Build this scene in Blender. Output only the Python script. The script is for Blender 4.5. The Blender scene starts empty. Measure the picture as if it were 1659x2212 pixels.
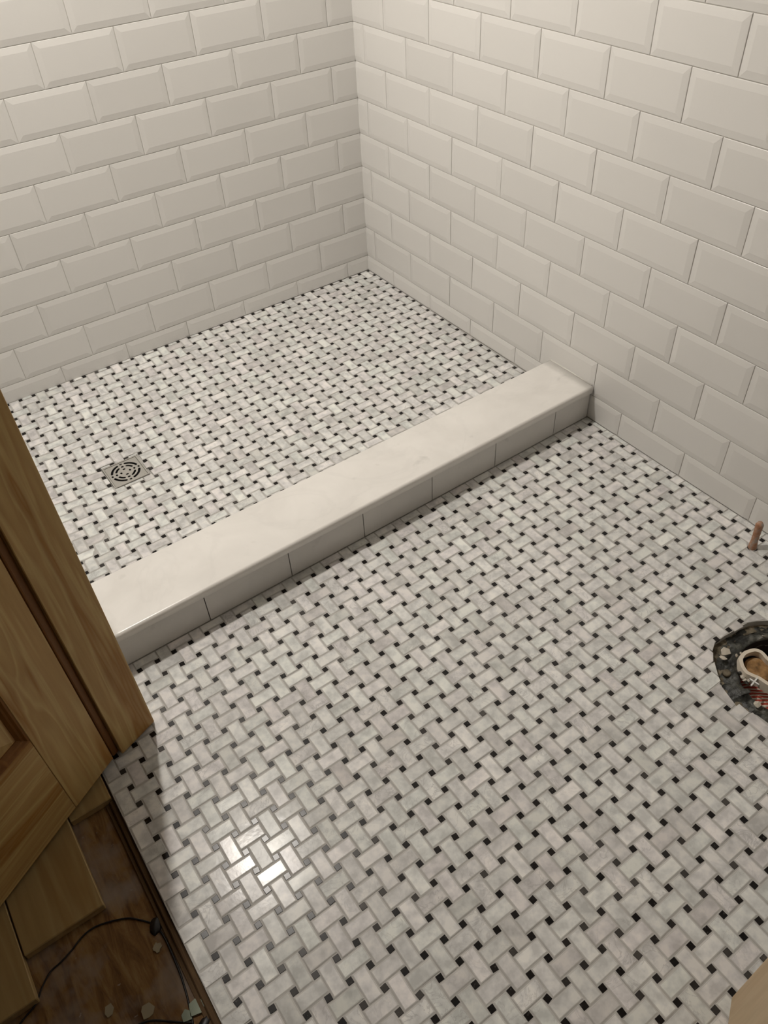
import bpy, bmesh, math, random
from mathutils import Vector, Matrix, noise
random.seed(7)
SC = bpy.context.scene
COL = SC.collection
K = 1.345                      # survey units to metres
Z0 = 0.0554                    # survey height of the bathroom floor

# ------------------------------------------------------------------ camera
CX, CY, FPX = 829.5, 1106.0, 1703.0
RM = [[0.81654639, -0.57550160, -0.04527584],
      [-0.42686063, -0.54912168, -0.71850914],
      [0.38864121, 0.60602252, -0.69404230]]      # rows: right, down, forward
CAM = Vector((-1.43788, -2.24258, 1.36595))
cd = bpy.data.cameras.new('camera'); cam = bpy.data.objects.new('camera', cd); COL.objects.link(cam)
cd.sensor_fit = 'VERTICAL'; cd.sensor_height = 24.0; cd.sensor_width = 18.0
cd.lens = FPX * 24.0 / 2212.0
cd.clip_start = 0.01
m = Matrix.Identity(4)
for r in range(3):
    m[r][0] = RM[0][r]; m[r][1] = -RM[1][r]; m[r][2] = -RM[2][r]; m[r][3] = CAM[r]
cam.matrix_world = m
SC.camera = cam

# ------------------------------------------------------------------ world, exposure
w = bpy.data.worlds.new('world'); SC.world = w; w.use_nodes = True
w.node_tree.nodes['Background'].inputs[0].default_value = (1.0, 0.86, 0.68, 1)
w.node_tree.nodes['Background'].inputs[1].default_value = 0.02
SC.view_settings.view_transform = 'Standard'
SC.view_settings.look = 'None'
SC.view_settings.gamma = 1.0
SC.view_settings.use_curve_mapping = False
SC.view_settings.exposure = 0.0

# ------------------------------------------------------------------ ceiling lamp over the shower
LAMP = Vector((-1.152, -0.545, 2.40))
ld = bpy.data.lights.new('shower_lamp', 'AREA'); ld.shape = 'DISK'; ld.size = 0.06
ld.energy = 23.5; ld.color = (1.0, 0.945, 0.872)
lo = bpy.data.objects.new('shower_lamp', ld); COL.objects.link(lo); lo.location = LAMP + Vector((0, 0, -0.004))

# ================================================================== helpers
def project(p):
    d = Vector(p) - CAM
    x, y, z = (sum(RM[i][k] * d[k] for k in range(3)) for i in range(3))
    if z < 0.05: return None
    return CX + FPX * x / z, CY + FPX * y / z, z

def link(name, me, mat=None, parent=None, loc=None, rot=None):
    o = bpy.data.objects.new(name, me); COL.objects.link(o)
    if mat is not None and me is not None and len(me.materials) == 0: me.materials.append(mat)
    if parent is not None: o.parent = parent
    if loc is not None: o.location = loc
    if rot is not None: o.rotation_euler = rot
    return o

def mesh(name, verts, faces, smooth=False):
    me = bpy.data.meshes.new(name); me.from_pydata([tuple(v) for v in verts], [], faces); me.update()
    if smooth: me.polygons.foreach_set('use_smooth', [True] * len(me.polygons))
    return me

def tag(o, label=None, cat=None, group=None, kind=None):
    if label: o['label'] = label
    if cat: o['category'] = cat
    if group: o['group'] = group
    if kind: o['kind'] = kind
    return o

def empty(name, loc=(0, 0, 0), rz=0.0):
    o = bpy.data.objects.new(name, None); COL.objects.link(o)
    o.location = loc; o.rotation_euler = (0, 0, rz); o.empty_display_size = 0.05
    return o

def box_mesh(name, lo, hi, bev=0.0, seg=2):
    bm = bmesh.new()
    bmesh.ops.create_cube(bm, size=1.0)
    for v in bm.verts:
        v.co = Vector([lo[k] + (v.co[k] + 0.5) * (hi[k] - lo[k]) for k in range(3)])
    if bev > 0:
        bmesh.ops.bevel(bm, geom=bm.edges[:], offset=bev, segments=seg, affect='EDGES', profile=0.5)
    me = bpy.data.meshes.new(name); bm.to_mesh(me); bm.free()
    return me

def poly_extrude(name, pts, z0, z1, bev=0.0):
    """pts: outline (x,y) counter-clockwise"""
    bm = bmesh.new()
    vs = [bm.verts.new((x, y, z0)) for x, y in pts]
    f = bm.faces.new(vs)
    r = bmesh.ops.extrude_face_region(bm, geom=[f])
    for v in [g for g in r['geom'] if isinstance(g, bmesh.types.BMVert)]: v.co.z = z1
    bmesh.ops.recalc_face_normals(bm, faces=bm.faces[:])
    if bev > 0:
        es = [e for e in bm.edges if all(abs(v.co.z - max(z0, z1)) < 1e-6 for v in e.verts)]
        bmesh.ops.bevel(bm, geom=es, offset=bev, segments=2, affect='EDGES', profile=0.5)
    me = bpy.data.meshes.new(name); bm.to_mesh(me); bm.free()
    return me

def tube_mesh(name, pts, rad, seg=8, cap=True):
    pts = [Vector(p) for p in pts]
    rads = rad if isinstance(rad, (list, tuple)) else [rad] * len(pts)
    V = []; F = []
    for i, p in enumerate(pts):
        a = pts[max(i - 1, 0)]; b = pts[min(i + 1, len(pts) - 1)]
        t = (b - a).normalized()
        up = Vector((0, 0, 1)) if abs(t.z) < 0.9 else Vector((1, 0, 0))
        s = t.cross(up).normalized(); u = s.cross(t)
        for k in range(seg):
            an = 2 * math.pi * k / seg
            V.append(p + (s * math.cos(an) + u * math.sin(an)) * rads[i])
    for i in range(len(pts) - 1):
        for k in range(seg):
            k2 = (k + 1) % seg
            F.append((i * seg + k, i * seg + k2, (i + 1) * seg + k2, (i + 1) * seg + k))
    if cap:
        F.append(tuple(range(seg))[::-1]); F.append(tuple(range((len(pts) - 1) * seg, len(pts) * seg)))
    return mesh(name, V, F, True)

def smooth_path(pts, n=6):
    P = [Vector(p) for p in pts]; out = []
    for i in range(len(P) - 1):
        p0 = P[max(i - 1, 0)]; p1 = P[i]; p2 = P[i + 1]; p3 = P[min(i + 2, len(P) - 1)]
        for k in range(n):
            t = k / n
            out.append(0.5 * ((2 * p1) + (p2 - p0) * t + (2 * p0 - 5 * p1 + 4 * p2 - p3) * t * t + (3 * p1 - p0 - 3 * p2 + p3) * t ** 3))
    out.append(P[-1])
    return out

# convex polygon clipping with tags: poly = [(x,y)], tags[i] belongs to edge i -> i+1
def clip(poly, tags, n, d):
    """keep n.p <= d"""
    out = []; ot = []
    N = len(poly)
    for i in range(N):
        a = poly[i]; b = poly[(i + 1) % N]
        da = n[0] * a[0] + n[1] * a[1] - d; db = n[0] * b[0] + n[1] * b[1] - d
        if da <= 0:
            out.append(a)
            if db <= 0: ot.append(tags[i])
            else:
                t = da / (da - db); ot.append(tags[i])
                out.append((a[0] + (b[0] - a[0]) * t, a[1] + (b[1] - a[1]) * t)); ot.append('cut')
        elif db <= 0:
            t = da / (da - db)
            out.append((a[0] + (b[0] - a[0]) * t, a[1] + (b[1] - a[1]) * t)); ot.append(tags[i])
    # drop tiny edges
    P = []; T = []
    for i in range(len(out)):
        a = out[i]; b = out[(i + 1) % len(out)]
        if math.hypot(a[0] - b[0], a[1] - b[1]) > 1e-4: P.append(a); T.append(ot[i])
    return P, T

def area(poly):
    return 0.5 * sum(poly[i][0] * poly[(i + 1) % len(poly)][1] - poly[(i + 1) % len(poly)][0] * poly[i][1] for i in range(len(poly)))

def inset(poly, ds):
    """ccw convex polygon, ds[i] inset for edge i"""
    N = len(poly); out = []
    for i in range(N):
        a = poly[i - 1]; v = poly[i]; b = poly[(i + 1) % N]
        e1 = (v[0] - a[0], v[1] - a[1]); l1 = math.hypot(*e1); n1 = (-e1[1] / l1, e1[0] / l1)
        e2 = (b[0] - v[0], b[1] - v[1]); l2 = math.hypot(*e2); n2 = (-e2[1] / l2, e2[0] / l2)
        d1 = ds[i - 1]; d2 = ds[i]
        det = n1[0] * n2[1] - n1[1] * n2[0]
        if abs(det) < 1e-3:
            out.append((v[0] + n1[0] * d1, v[1] + n1[1] * d1)); continue
        out.append((v[0] + (d1 * n2[1] - d2 * n1[1]) / det, v[1] + (n1[0] * d2 - n2[0] * d1) / det))
    return out

def edge_slots(me, mat, edge_mat):
    me.materials.append(mat); me.materials.append(edge_mat)
    me.polygons.foreach_set('material_index', [0 if p.normal.z > 0.9995 else 1 for p in me.polygons])

def ring_solid(rings):
    """rings: list of (poly2d, z); closes top, builds sides"""
    V = []; F = []; n = len(rings[0][0])
    for poly, z in rings:
        V += [(p[0], p[1], z) for p in poly]
    for r in range(len(rings) - 1):
        for k in range(n):
            k2 = (k + 1) % n
            F.append((r * n + k, r * n + k2, (r + 1) * n + k2, (r + 1) * n + k))
    F.append(tuple(range((len(rings) - 1) * n, len(rings) * n)))
    return V, F

# ================================================================== materials
def new_mat(name, base=(0.8, 0.8, 0.8), rough=0.5, metal=0.0, spec=0.5):
    mt = bpy.data.materials.new(name); mt.use_nodes = True
    b = mt.node_tree.nodes['Principled BSDF']
    b.inputs['Base Color'].default_value = (*base, 1); b.inputs['Roughness'].default_value = rough
    b.inputs['Metallic'].default_value = metal; b.inputs['Specular IOR Level'].default_value = spec
    return mt, mt.node_tree, b

def N(nt, t, **kw):
    n = nt.nodes.new(t)
    for k, v in kw.items(): setattr(n, k, v)
    return n

def ramp(nt, stops, fac):
    r = N(nt, 'ShaderNodeValToRGB'); el = r.color_ramp.elements
    while len(el) > 1: el.remove(el[-1])
    el[0].position = stops[0][0]; el[0].color = (*stops[0][1], 1)
    for p, c in stops[1:]:
        e = el.new(p); e.color = (*c, 1)
    nt.links.new(fac, r.inputs[0]); return r.outputs[0]

def mixc(nt, a, b, fac, mode='MIX'):
    mx = N(nt, 'ShaderNodeMix', data_type='RGBA', blend_type=mode)
    for s, v in ((0, fac), (6, a), (7, b)):
        if isinstance(v, (int, float)): mx.inputs[s].default_value = v
        elif isinstance(v, tuple): mx.inputs[s].default_value = (*v, 1)
        else: nt.links.new(v, mx.inputs[s])
    return mx.outputs[2]

def math_n(nt, op, a, b=None):
    n = N(nt, 'ShaderNodeMath', operation=op)
    for s, v in ((0, a), (1, b)):
        if v is None: continue
        if isinstance(v, (int, float)): n.inputs[s].default_value = v
        else: nt.links.new(v, n.inputs[s])
    return n.outputs[0]

def piece_random(nt):
    """a number per loose piece: object random for single pieces, face attribute for joined ones"""
    oi = N(nt, 'ShaderNodeObjectInfo'); at = N(nt, 'ShaderNodeAttribute', attribute_name='rnd')
    s = math_n(nt, 'ADD', oi.outputs['Random'], at.outputs['Fac'])
    return math_n(nt, 'FRACT', s)

def noise_tex(nt, vec, scale, detail=3.0, rough=0.55, dist=0.0):
    n = N(nt, 'ShaderNodeTexNoise'); n.inputs['Scale'].default_value = scale
    n.inputs['Detail'].default_value = detail; n.inputs['Roughness'].default_value = rough
    n.inputs['Distortion'].default_value = dist
    nt.links.new(vec, n.inputs['Vector']); return n.outputs['Fac']

def offset_pos(nt, rnd, amt=37.0):
    g = N(nt, 'ShaderNodeNewGeometry')
    cmb = N(nt, 'ShaderNodeCombineXYZ')
    a = math_n(nt, 'MULTIPLY', rnd, amt)
    b = math_n(nt, 'MULTIPLY', rnd, amt * 2.7)
    nt.links.new(a, cmb.inputs[0]); nt.links.new(b, cmb.inputs[1]); nt.links.new(a, cmb.inputs[2])
    ad = N(nt, 'ShaderNodeVectorMath', operation='ADD')
    nt.links.new(g.outputs['Position'], ad.inputs[0]); nt.links.new(cmb.outputs[0], ad.inputs[1])
    return ad.outputs[0]

# --- mosaic marble
def mosaic_marble(name, dull):
    mt, nt, b = new_mat(name, rough=0.5, spec=0.10 if dull else 0.22)
    rnd = piece_random(nt); pos = offset_pos(nt, rnd)
    tone = ramp(nt, [(0.0, (0.63, 0.62, 0.605)), (0.12, (0.70, 0.69, 0.68)), (0.5, (0.76, 0.755, 0.745)), (0.8, (0.80, 0.795, 0.785)), (1.0, (0.86, 0.855, 0.84))], rnd)
    tint = ramp(nt, [(0.0, (1.0, 0.972, 0.985)), (0.45, (1, 1, 1)), (1.0, (0.965, 0.995, 0.975))], math_n(nt, 'FRACT', math_n(nt, 'MULTIPLY', rnd, 17.3)))
    c1 = mixc(nt, tone, tint, 1.0, 'MULTIPLY')
    cloud = ramp(nt, [(0.34, (0.78, 0.78, 0.78)), (0.5, (0.97, 0.97, 0.97)), (0.62, (1.10, 1.09, 1.07))], noise_tex(nt, pos, 42.0, 3.0))
    c2 = mixc(nt, c1, cloud, 1.0, 'MULTIPLY')
    vn = noise_tex(nt, pos, 26.0, 5.0, 0.6, 1.4)
    vein = ramp(nt, [(0.47, (0, 0, 0)), (0.5, (1, 1, 1)), (0.53, (0, 0, 0))], vn)
    vamt = ramp(nt, [(0.0, (0, 0, 0)), (0.5, (0.03, 0.03, 0.03)), (1.0, (0.50, 0.50, 0.50))], math_n(nt, 'FRACT', math_n(nt, 'MULTIPLY', rnd, 7.7)))
    vm = mixc(nt, vein, vamt, 1.0, 'MULTIPLY')
    c3 = mixc(nt, c2, (0.36, 0.35, 0.35), vm)
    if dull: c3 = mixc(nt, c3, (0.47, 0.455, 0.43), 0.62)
    nt.links.new(c3, b.inputs['Base Color'])
    if not dull: nt.links.new(ramp(nt, [(0, (0.15,) * 3), (1, (0.27,) * 3)], math_n(nt, 'FRACT', math_n(nt, 'MULTIPLY', rnd, 5.1))), b.inputs['Roughness'])
    bp = N(nt, 'ShaderNodeBump'); bp.inputs['Strength'].default_value = 0.05; bp.inputs['Distance'].default_value = 0.002
    nt.links.new(noise_tex(nt, pos, 90.0, 2.0), bp.inputs['Height']); nt.links.new(bp.outputs[0], b.inputs['Normal'])
    return mt
MARBLE = mosaic_marble('mosaic_marble', False)
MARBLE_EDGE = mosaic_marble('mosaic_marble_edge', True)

# --- black dots
BLACK, nt, b = new_mat('black_marble', rough=0.24, spec=0.3)
BLACK_EDGE, _, _ = new_mat('black_marble_edge', base=(0.035, 0.032, 0.03), rough=0.6, spec=0.15)
rnd = piece_random(nt); pos = offset_pos(nt, rnd)
tone = ramp(nt, [(0.0, (0.004, 0.003, 0.003)), (0.62, (0.012, 0.009, 0.008)), (0.82, (0.035, 0.031, 0.029)), (1.0, (0.085, 0.078, 0.072))], rnd)  # greyer dots carry reflections and haze in their base colour
sp = ramp(nt, [(0.62, (0, 0, 0)), (0.72, (0.35, 0.35, 0.35))], noise_tex(nt, pos, 160.0, 3.0))
nt.links.new(mixc(nt, tone, (0.16, 0.15, 0.14), sp), b.inputs['Base Color'])

# --- grout
GROUT, nt, b = new_mat('grey_grout', rough=0.85, spec=0.2)
g = N(nt, 'ShaderNodeNewGeometry')
nt.links.new(ramp(nt, [(0.3, (0.42, 0.405, 0.385)), (0.7, (0.56, 0.545, 0.52))], noise_tex(nt, g.outputs['Position'], 30.0, 4.0)), b.inputs['Base Color'])

WGROUT, nt, b = new_mat('white_wall_grout', base=(0.72, 0.70, 0.66), rough=0.8, spec=0.2)

# --- white bevelled wall tile
CERAMIC, nt, b = new_mat('white_ceramic', base=(0.80, 0.785, 0.755), rough=0.28)
rnd = piece_random(nt)
nt.links.new(ramp(nt, [(0, (0.775, 0.76, 0.735)), (1, (0.815, 0.80, 0.775))], rnd), b.inputs['Base Color'])
bp = N(nt, 'ShaderNodeBump'); bp.inputs['Strength'].default_value = 0.06; bp.inputs['Distance'].default_value = 0.003
nt.links.new(noise_tex(nt, offset_pos(nt, rnd), 22.0, 1.0), bp.inputs['Height']); nt.links.new(bp.outputs[0], b.inputs['Normal'])

# --- curb marble (cap slab and riser tiles)
def slab_marble(name, lo, hi, rough, spots=0.5):
    mt, nt, b = new_mat(name, rough=rough)
    rnd = piece_random(nt); pos = offset_pos(nt, rnd, 11.0)
    base = ramp(nt, [(0.30, lo), (0.62, hi)], noise_tex(nt, pos, 7.0, 4.0, 0.55, 0.4))
    s = ramp(nt, [(0.66, (0, 0, 0)), (0.80, (spots,) * 3)], noise_tex(nt, pos, 17.0, 3.0, 0.5, 0.2))
    v = ramp(nt, [(0.47, (0, 0, 0)), (0.5, (0.07, 0.07, 0.07)), (0.53, (0, 0, 0))], noise_tex(nt, pos, 4.0, 5.0, 0.55, 1.2))
    c = mixc(nt, base, (0.42, 0.41, 0.38), s)
    c = mixc(nt, c, (0.50, 0.49, 0.47), v)
    nt.links.new(c, b.inputs['Base Color']); return mt
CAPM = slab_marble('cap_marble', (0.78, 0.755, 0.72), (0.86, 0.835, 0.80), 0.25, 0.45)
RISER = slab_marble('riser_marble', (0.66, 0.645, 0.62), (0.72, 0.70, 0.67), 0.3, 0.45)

# --- wood
def wood(name, dark, light, vert=True, rough=0.5, scale=1.0, axis=2, streak=(0.42, 0.62)):
    mt, nt, b = new_mat(name, rough=rough, spec=0.35)
    tc = N(nt, 'ShaderNodeTexCoord'); mp = N(nt, 'ShaderNodeMapping')
    s = [14.0 * scale] * 3; s[axis] = 0.9 * scale
    mp.inputs['Scale'].default_value = s
    oi = N(nt, 'ShaderNodeObjectInfo')
    ad = N(nt, 'ShaderNodeVectorMath', operation='ADD')
    nt.links.new(tc.outputs['Object'], mp.inputs['Vector']); nt.links.new(mp.outputs[0], ad.inputs[0])
    sc = N(nt, 'ShaderNodeVectorMath', operation='SCALE'); sc.inputs[0].default_value = (13, 7, 5)
    nt.links.new(oi.outputs['Random'], sc.inputs['Scale']); nt.links.new(sc.outputs[0], ad.inputs[1])
    n1 = noise_tex(nt, ad.outputs[0], 1.6, 3.0, 0.5, 0.6)
    c = ramp(nt, [(streak[0] - 0.12, light), (streak[0] + 0.05, tuple(0.5 * (l + d) for l, d in zip(light, dark))), (streak[0] + 0.09, light), (streak[1], dark), (streak[1] + 0.1, light)], n1)
    fine = ramp(nt, [(0.3, (0.86, 0.84, 0.80)), (0.7, (1.0, 1.0, 1.0))], noise_tex(nt, ad.outputs[0], 9.0, 3.0))
    nt.links.new(mixc(nt, c, fine, 1.0, 'MULTIPLY'), b.inputs['Base Color'])
    return mt
PINE_V = wood('pine_vertical', (0.36, 0.175, 0.040), (0.58, 0.405, 0.170))
PINE_H = wood('pine_horizontal', (0.36, 0.175, 0.040), (0.58, 0.405, 0.170), axis=0)
PINE_EDGE = wood('pine_edge', (0.20, 0.075, 0.012), (0.27, 0.115, 0.025))  # redder pine, darkened so the rabbet recess's shade sits in the colour
PLANKM = wood('plank_pine', (0.36, 0.23, 0.09), (0.44, 0.32, 0.15), axis=1, scale=0.8)
POSTM = wood('pale_pine', (0.58, 0.43, 0.26), (0.66, 0.52, 0.34), axis=2, scale=0.7)
PLY, nt, b = new_mat('old_plywood', rough=0.75, spec=0.25)
tc = N(nt, 'ShaderNodeTexCoord'); mp = N(nt, 'ShaderNodeMapping'); mp.inputs['Scale'].default_value = (16, 3.0, 3)
nt.links.new(tc.outputs['Object'], mp.inputs['Vector'])
c = ramp(nt, [(0.32, (0.10, 0.045, 0.014)), (0.5, (0.22, 0.12, 0.045)), (0.68, (0.33, 0.21, 0.09))], noise_tex(nt, mp.outputs[0], 3.6, 6.0, 0.65, 0.7))
stain = ramp(nt, [(0.46, (0, 0, 0)), (0.64, (0.75, 0.75, 0.75))], noise_tex(nt, tc.outputs['Object'], 8.0, 4.0, 0.6))
c = mixc(nt, c, (0.30, 0.25, 0.215), stain)
spk = ramp(nt, [(0.70, (0, 0, 0)), (0.76, (0.6, 0.6, 0.6))], noise_tex(nt, tc.outputs['Object'], 60.0, 3.0, 0.6))
c = mixc(nt, c, (0.50, 0.46, 0.42), spk)
nt.links.new(c, b.inputs['Base Color'])
STRIPW = wood('dark_threshold_wood', (0.05, 0.022, 0.007), (0.15, 0.09, 0.04), axis=1, scale=1.5, rough=0.8)

PAINT, _, _ = new_mat('cream_wall_paint', base=(0.42, 0.39, 0.34), rough=0.7, spec=0.3)
CEIL, _, _ = new_mat('ceiling_paint', base=(0.46, 0.44, 0.40), rough=0.8, spec=0.2)
STEEL, nt, b = new_mat('brushed_steel', base=(0.56, 0.545, 0.51), rough=0.42, metal=0.75)
DARK, _, _ = new_mat('dark_void', base=(0.006, 0.005, 0.005), rough=0.9)  # near-black: the shade inside cavities and gaps is put into the colour
PLASTIC_BK, _, _ = new_mat('black_plastic', base=(0.008, 0.007, 0.008), rough=0.45)
RIM, _, _ = new_mat('white_light_trim', base=(0.8, 0.8, 0.78), rough=0.4)
LENS, nt, b = new_mat('lamp_lens', base=(1, 0.95, 0.85))
b.inputs['Emission Color'].default_value = (1.0, 0.945, 0.872, 1); b.inputs['Emission Strength'].default_value = 30.0

# ================================================================== walls
ZL = lambda k: (Z0 + k * 0.07703) * K          # height of tile joint k
BEV = 0.0150
GAP = 0.0016

def tile_from_poly(poly, tags, bev=BEV, back=0.005, lip=0.0, proud=0.0026):
    """poly in (u, z); returns verts (u, z, h) with h out of the wall"""
    r0 = poly
    ds1 = [0.0007 if t != 'cut' else 0.0002 for t in tags]
    r1 = inset(poly, ds1)
    us = [p[0] for p in poly]; zs = [p[1] for p in poly]
    lim = 0.45 * min(max(us) - min(us), max(zs) - min(zs))
    bb = min(bev, lim)
    ds2 = [bb if t != 'cut' else 0.0004 for t in tags]
    r2 = inset(poly, ds2)
    # cut edges: the profile is simply sawn through
    V = [(p[0], p[1], -back) for p in r0]; V += [(p[0], p[1], lip) for p in r0]
    V += [(p[0], p[1], lip + 0.0006) for p in r1]
    ph = proud * bb / bev
    V += [(p[0], p[1], lip + ph) for p in r2]
    n = len(poly); F = []
    for r in range(3):
        for k in range(n):
            k2 = (k + 1) % n
            F.append((r * n + k, r * n + k2, (r + 1) * n + k2, (r + 1) * n + k))
    F.append(tuple(range(3 * n, 4 * n)))
    return V, F

def to_wall(V, F, kind):
    # north wall: u = -x, faces -y ; east wall: u = -y, faces -x ; west wall: u = -y, faces +x
    if kind == 'north': W = [(-u, -h, z) for u, z, h in V]; flip = True
    elif kind == 'east': W = [(-h, -u, z) for u, z, h in V]; flip = False
    else: W = [(h, -u, z) for u, z, h in V]; flip = True
    return W, [tuple(reversed(f)) if flip else f for f in F]

def tile_wall(wall, kind, pitch, odd, even, umax, kmin, kmax, zfun, origin=(0, 0, 0), ztop=2.42, ustart=0.0012):
    shared = {}
    count = 0
    for k in range(kmin, kmax):
        off = odd if k % 2 else even
        n0 = -1
        while True:
            u0 = off + n0 * pitch + GAP / 2; u1 = off + (n0 + 1) * pitch - GAP / 2; n0 += 1
            if u0 > umax - 0.01: break
            if u1 < ustart + 0.006: continue
            z0 = ZL(k) + GAP / 2; z1 = ZL(k + 1) - GAP / 2
            poly = [(u0, z0), (u1, z0), (u1, z1), (u0, z1)]; tags = ['b', 'b', 'b', 'b']
            full = True
            zf = zfun(0.5 * (max(u0, 0) + min(u1, umax)))
            for nn, dd in (((-1, 0), -ustart), ((1, 0), umax), ((0, -1), -zf), ((0, 1), ztop)):
                p2, t2 = clip(poly, tags, nn, dd)
                if len(p2) < 3: poly = p2; break
                if 'cut' in t2 and t2.count('cut') > tags.count('cut'): full = False
                poly, tags = p2, t2
            if len(poly) < 3 or area(poly) < 1e-4: continue
            rr = random.Random(k * 97 + n0 * 13 + len(kind))
            if full:
                key = 'full'
                if key not in shared:
                    V, F = tile_from_poly([(p[0] - u0, p[1] - z0) for p in poly], tags)
                    W, F2 = to_wall(V, F, kind); shared[key] = mesh('tile', W, F2)
                me = shared[key]
                loc = {'north': (-u0, 0, z0), 'east': (0, -u0, z0), 'west': (0, -u0, z0)}[kind]
            else:
                V, F = tile_from_poly([(p[0] - u0, p[1] - z0) for p in poly], tags)
                W, F2 = to_wall(V, F, kind); me = mesh('tile', W, F2)
                loc = {'north': (-u0, 0, z0), 'east': (0, -u0, z0), 'west': (0, -u0, z0)}[kind]
            t = [rr.uniform(-0.0022, 0.0022) for _ in range(3)]
            o = link('tile', me, CERAMIC, wall, (loc[0] + origin[0], loc[1] + origin[1], loc[2] + origin[2]),
                     {'north': (t[0], 0, t[2]), 'east': (0, t[1], t[2]), 'west': (0, t[1], t[2])}[kind])
            count += 1
    return count

HT = 2.49
wn = tag(link('wall_north', box_mesh('wall_north', (-1.62, 0.0014, -0.05), (0.14, 0.12, HT)), WGROUT), kind='structure')
we = tag(link('wall_east', box_mesh('wall_east', (0.0014, -2.70, -0.05), (0.12, 0.12, HT)), WGROUT), kind='structure')
ww = tag(link('wall_west', box_mesh('wall_west', (-1.505, -1.250, -0.018), (-1.396, 0.0, HT)), PAINT), kind='structure')
header = link('door_header', box_mesh('door_header', (-1.505, -2.42, 2.09), (-1.396, -1.251, HT)), PAINT, ww)
south_leg = link('wall_end', box_mesh('wall_end', (-1.505, -2.70, -0.018), (-1.396, -2.42, HT)), PAINT, ww)
ws = tag(link('wall_south', box_mesh('wall_south', (-1.505, -2.72, -0.05), (0.12, -2.60, HT)), PAINT), kind='structure')
cl = tag(link('ceiling', box_mesh('ceiling', (-2.9, -2.95, 2.47), (0.14, 0.14, 2.51)), CEIL), kind='structure')
CURB_Y0, CURB_Y1 = -0.924, -1.087
def east_floor(u):
    if u < 0.93: return (Z0 - 0.0408) * K + 0.0015
    return 0.002
tile_wall(wn, 'north', 0.2071, 0.06565 * K, 0.14296 * K, 1.392, -1, 23, lambda u: (Z0 - 0.0408) * K + 0.0015 + 0.0004 * u)
tile_wall(we, 'east', 0.2078, -0.03809 * K, 0.03834 * K, 2.598, -1, 23, east_floor)
tile_wall(ww, 'west', 0.2078, -0.02, 0.085, 1.08, -1, 23, lambda u: 0.022, origin=(-1.3945, 0, 0))

# ================================================================== mosaic floors
L_, W_, D_ = 0.0496, 0.0247, 0.0108
def quad_main(i, j):
    c = [(-0.8631621, -1.3617488), (0.0289187, 0.0001652), (-0.0003435, -0.0291571), (1.5e-06, -3.2e-06), (-1.14e-05, -8.4e-06), (-1.42e-05, 4.9e-06)]
    b = (1, i, j, i * i, i * j, j * j)
    return K * sum(b[t] * c[t][0] for t in range(6)), K * sum(b[t] * c[t][1] for t in range(6))
def lat_shower(i, j):
    return K * (-0.68077 + i * 0.02929 - j * 0.00018), K * (-0.4157 + i * 4e-5 - j * 0.02925)
def surf_shower(X, Y):
    x, y = X / K, Y / K
    dx, dy, xl, pw = -.845, -.385, -1.12109, 1.26184
    t = max(x / -dx + 1 if x > dx else (dx - x) / (dx - xl), (y - dy) / (0 - dy), (dy - y) / (.71 + dy))
    if x > dx: t = max((x - dx) / (0 - dx), (y - dy) / (0 - dy), (dy - y) / (.71 + dy))
    t = min(max(t, 0), 1)
    return (-.04116 - .01602 * (1 - t ** pw) - .00226 * x + .00398 * y + Z0) * K
def front_y(x): return -1.0855 + 0.0095 * x          # curb riser face
def back_y(x): return -0.9255 + 0.0068 * x

FC = (-0.300, -1.932)                                 # floor flange centre
def hole_r(a): return 0.139 + 0.006 * math.sin(3 * a + 1.0) + 0.004 * math.sin(7 * a)
PIPE = (-0.066, -1.672)
DR = (-1.183, -1.0845, -0.5415, -0.4445)              # drain x0 x1 y0 y1

def convex_holes(poly, tags, field):
    cx = sum(p[0] for p in poly) / len(poly); cy = sum(p[1] for p in poly) / len(poly)
    if field == 'main':
        for (hx, hy, hr) in ((FC[0], FC[1], None), (PIPE[0], PIPE[1], 0.0105)):
            dx, dy = cx - hx, cy - hy; d = math.hypot(dx, dy)
            if d > 0.22 and hr is None: continue
            if hr is not None and d > 0.05: continue
            r = hole_r(math.atan2(dy, dx)) if hr is None else hr
            if d < r * 0.93 and hr is None: return [], []
            nx, ny = dx / d, dy / d
            poly, tags = clip(poly, tags, (-nx, -ny), -(nx * hx + ny * hy + r))
            if len(poly) < 3: return [], []
    else:
        g = 0.0015
        if DR[0] - 0.03 < cx < DR[1] + 0.03 and DR[2] - 0.03 < cy < DR[3] + 0.03:
            mnx = min(p[0] for p in poly); mxx = max(p[0] for p in poly); mny = min(p[1] for p in poly); mxy = max(p[1] for p in poly)
            outs = [(DR[0] - mnx, (1, 0), DR[0] - g), (mxx - DR[1], (-1, 0), -(DR[1] + g)), (DR[2] - mny, (0, 1), DR[2] - g), (mxy - DR[3], (0, -1), -(DR[3] + g))]
            outs.sort(key=lambda t: -t[0])
            if mxx > DR[0] - g and mnx < DR[1] + g and mxy > DR[2] - g and mny < DR[3] + g:
                if outs[0][0] < 0.003: return [], []
                poly, tags = clip(poly, tags, outs[0][1], outs[0][2])
    return poly, tags

def piece_geo(poly, tags, h=0.0045, edge=0.0021, drop=0.0006):
    rings = [(poly, -h), (poly, -drop)]
    rings.append((inset(poly, [0.45 * edge] * len(poly)), -drop * 0.3))
    rings.append((inset(poly, [edge] * len(poly)), 0.0))
    return ring_solid(rings)

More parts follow.
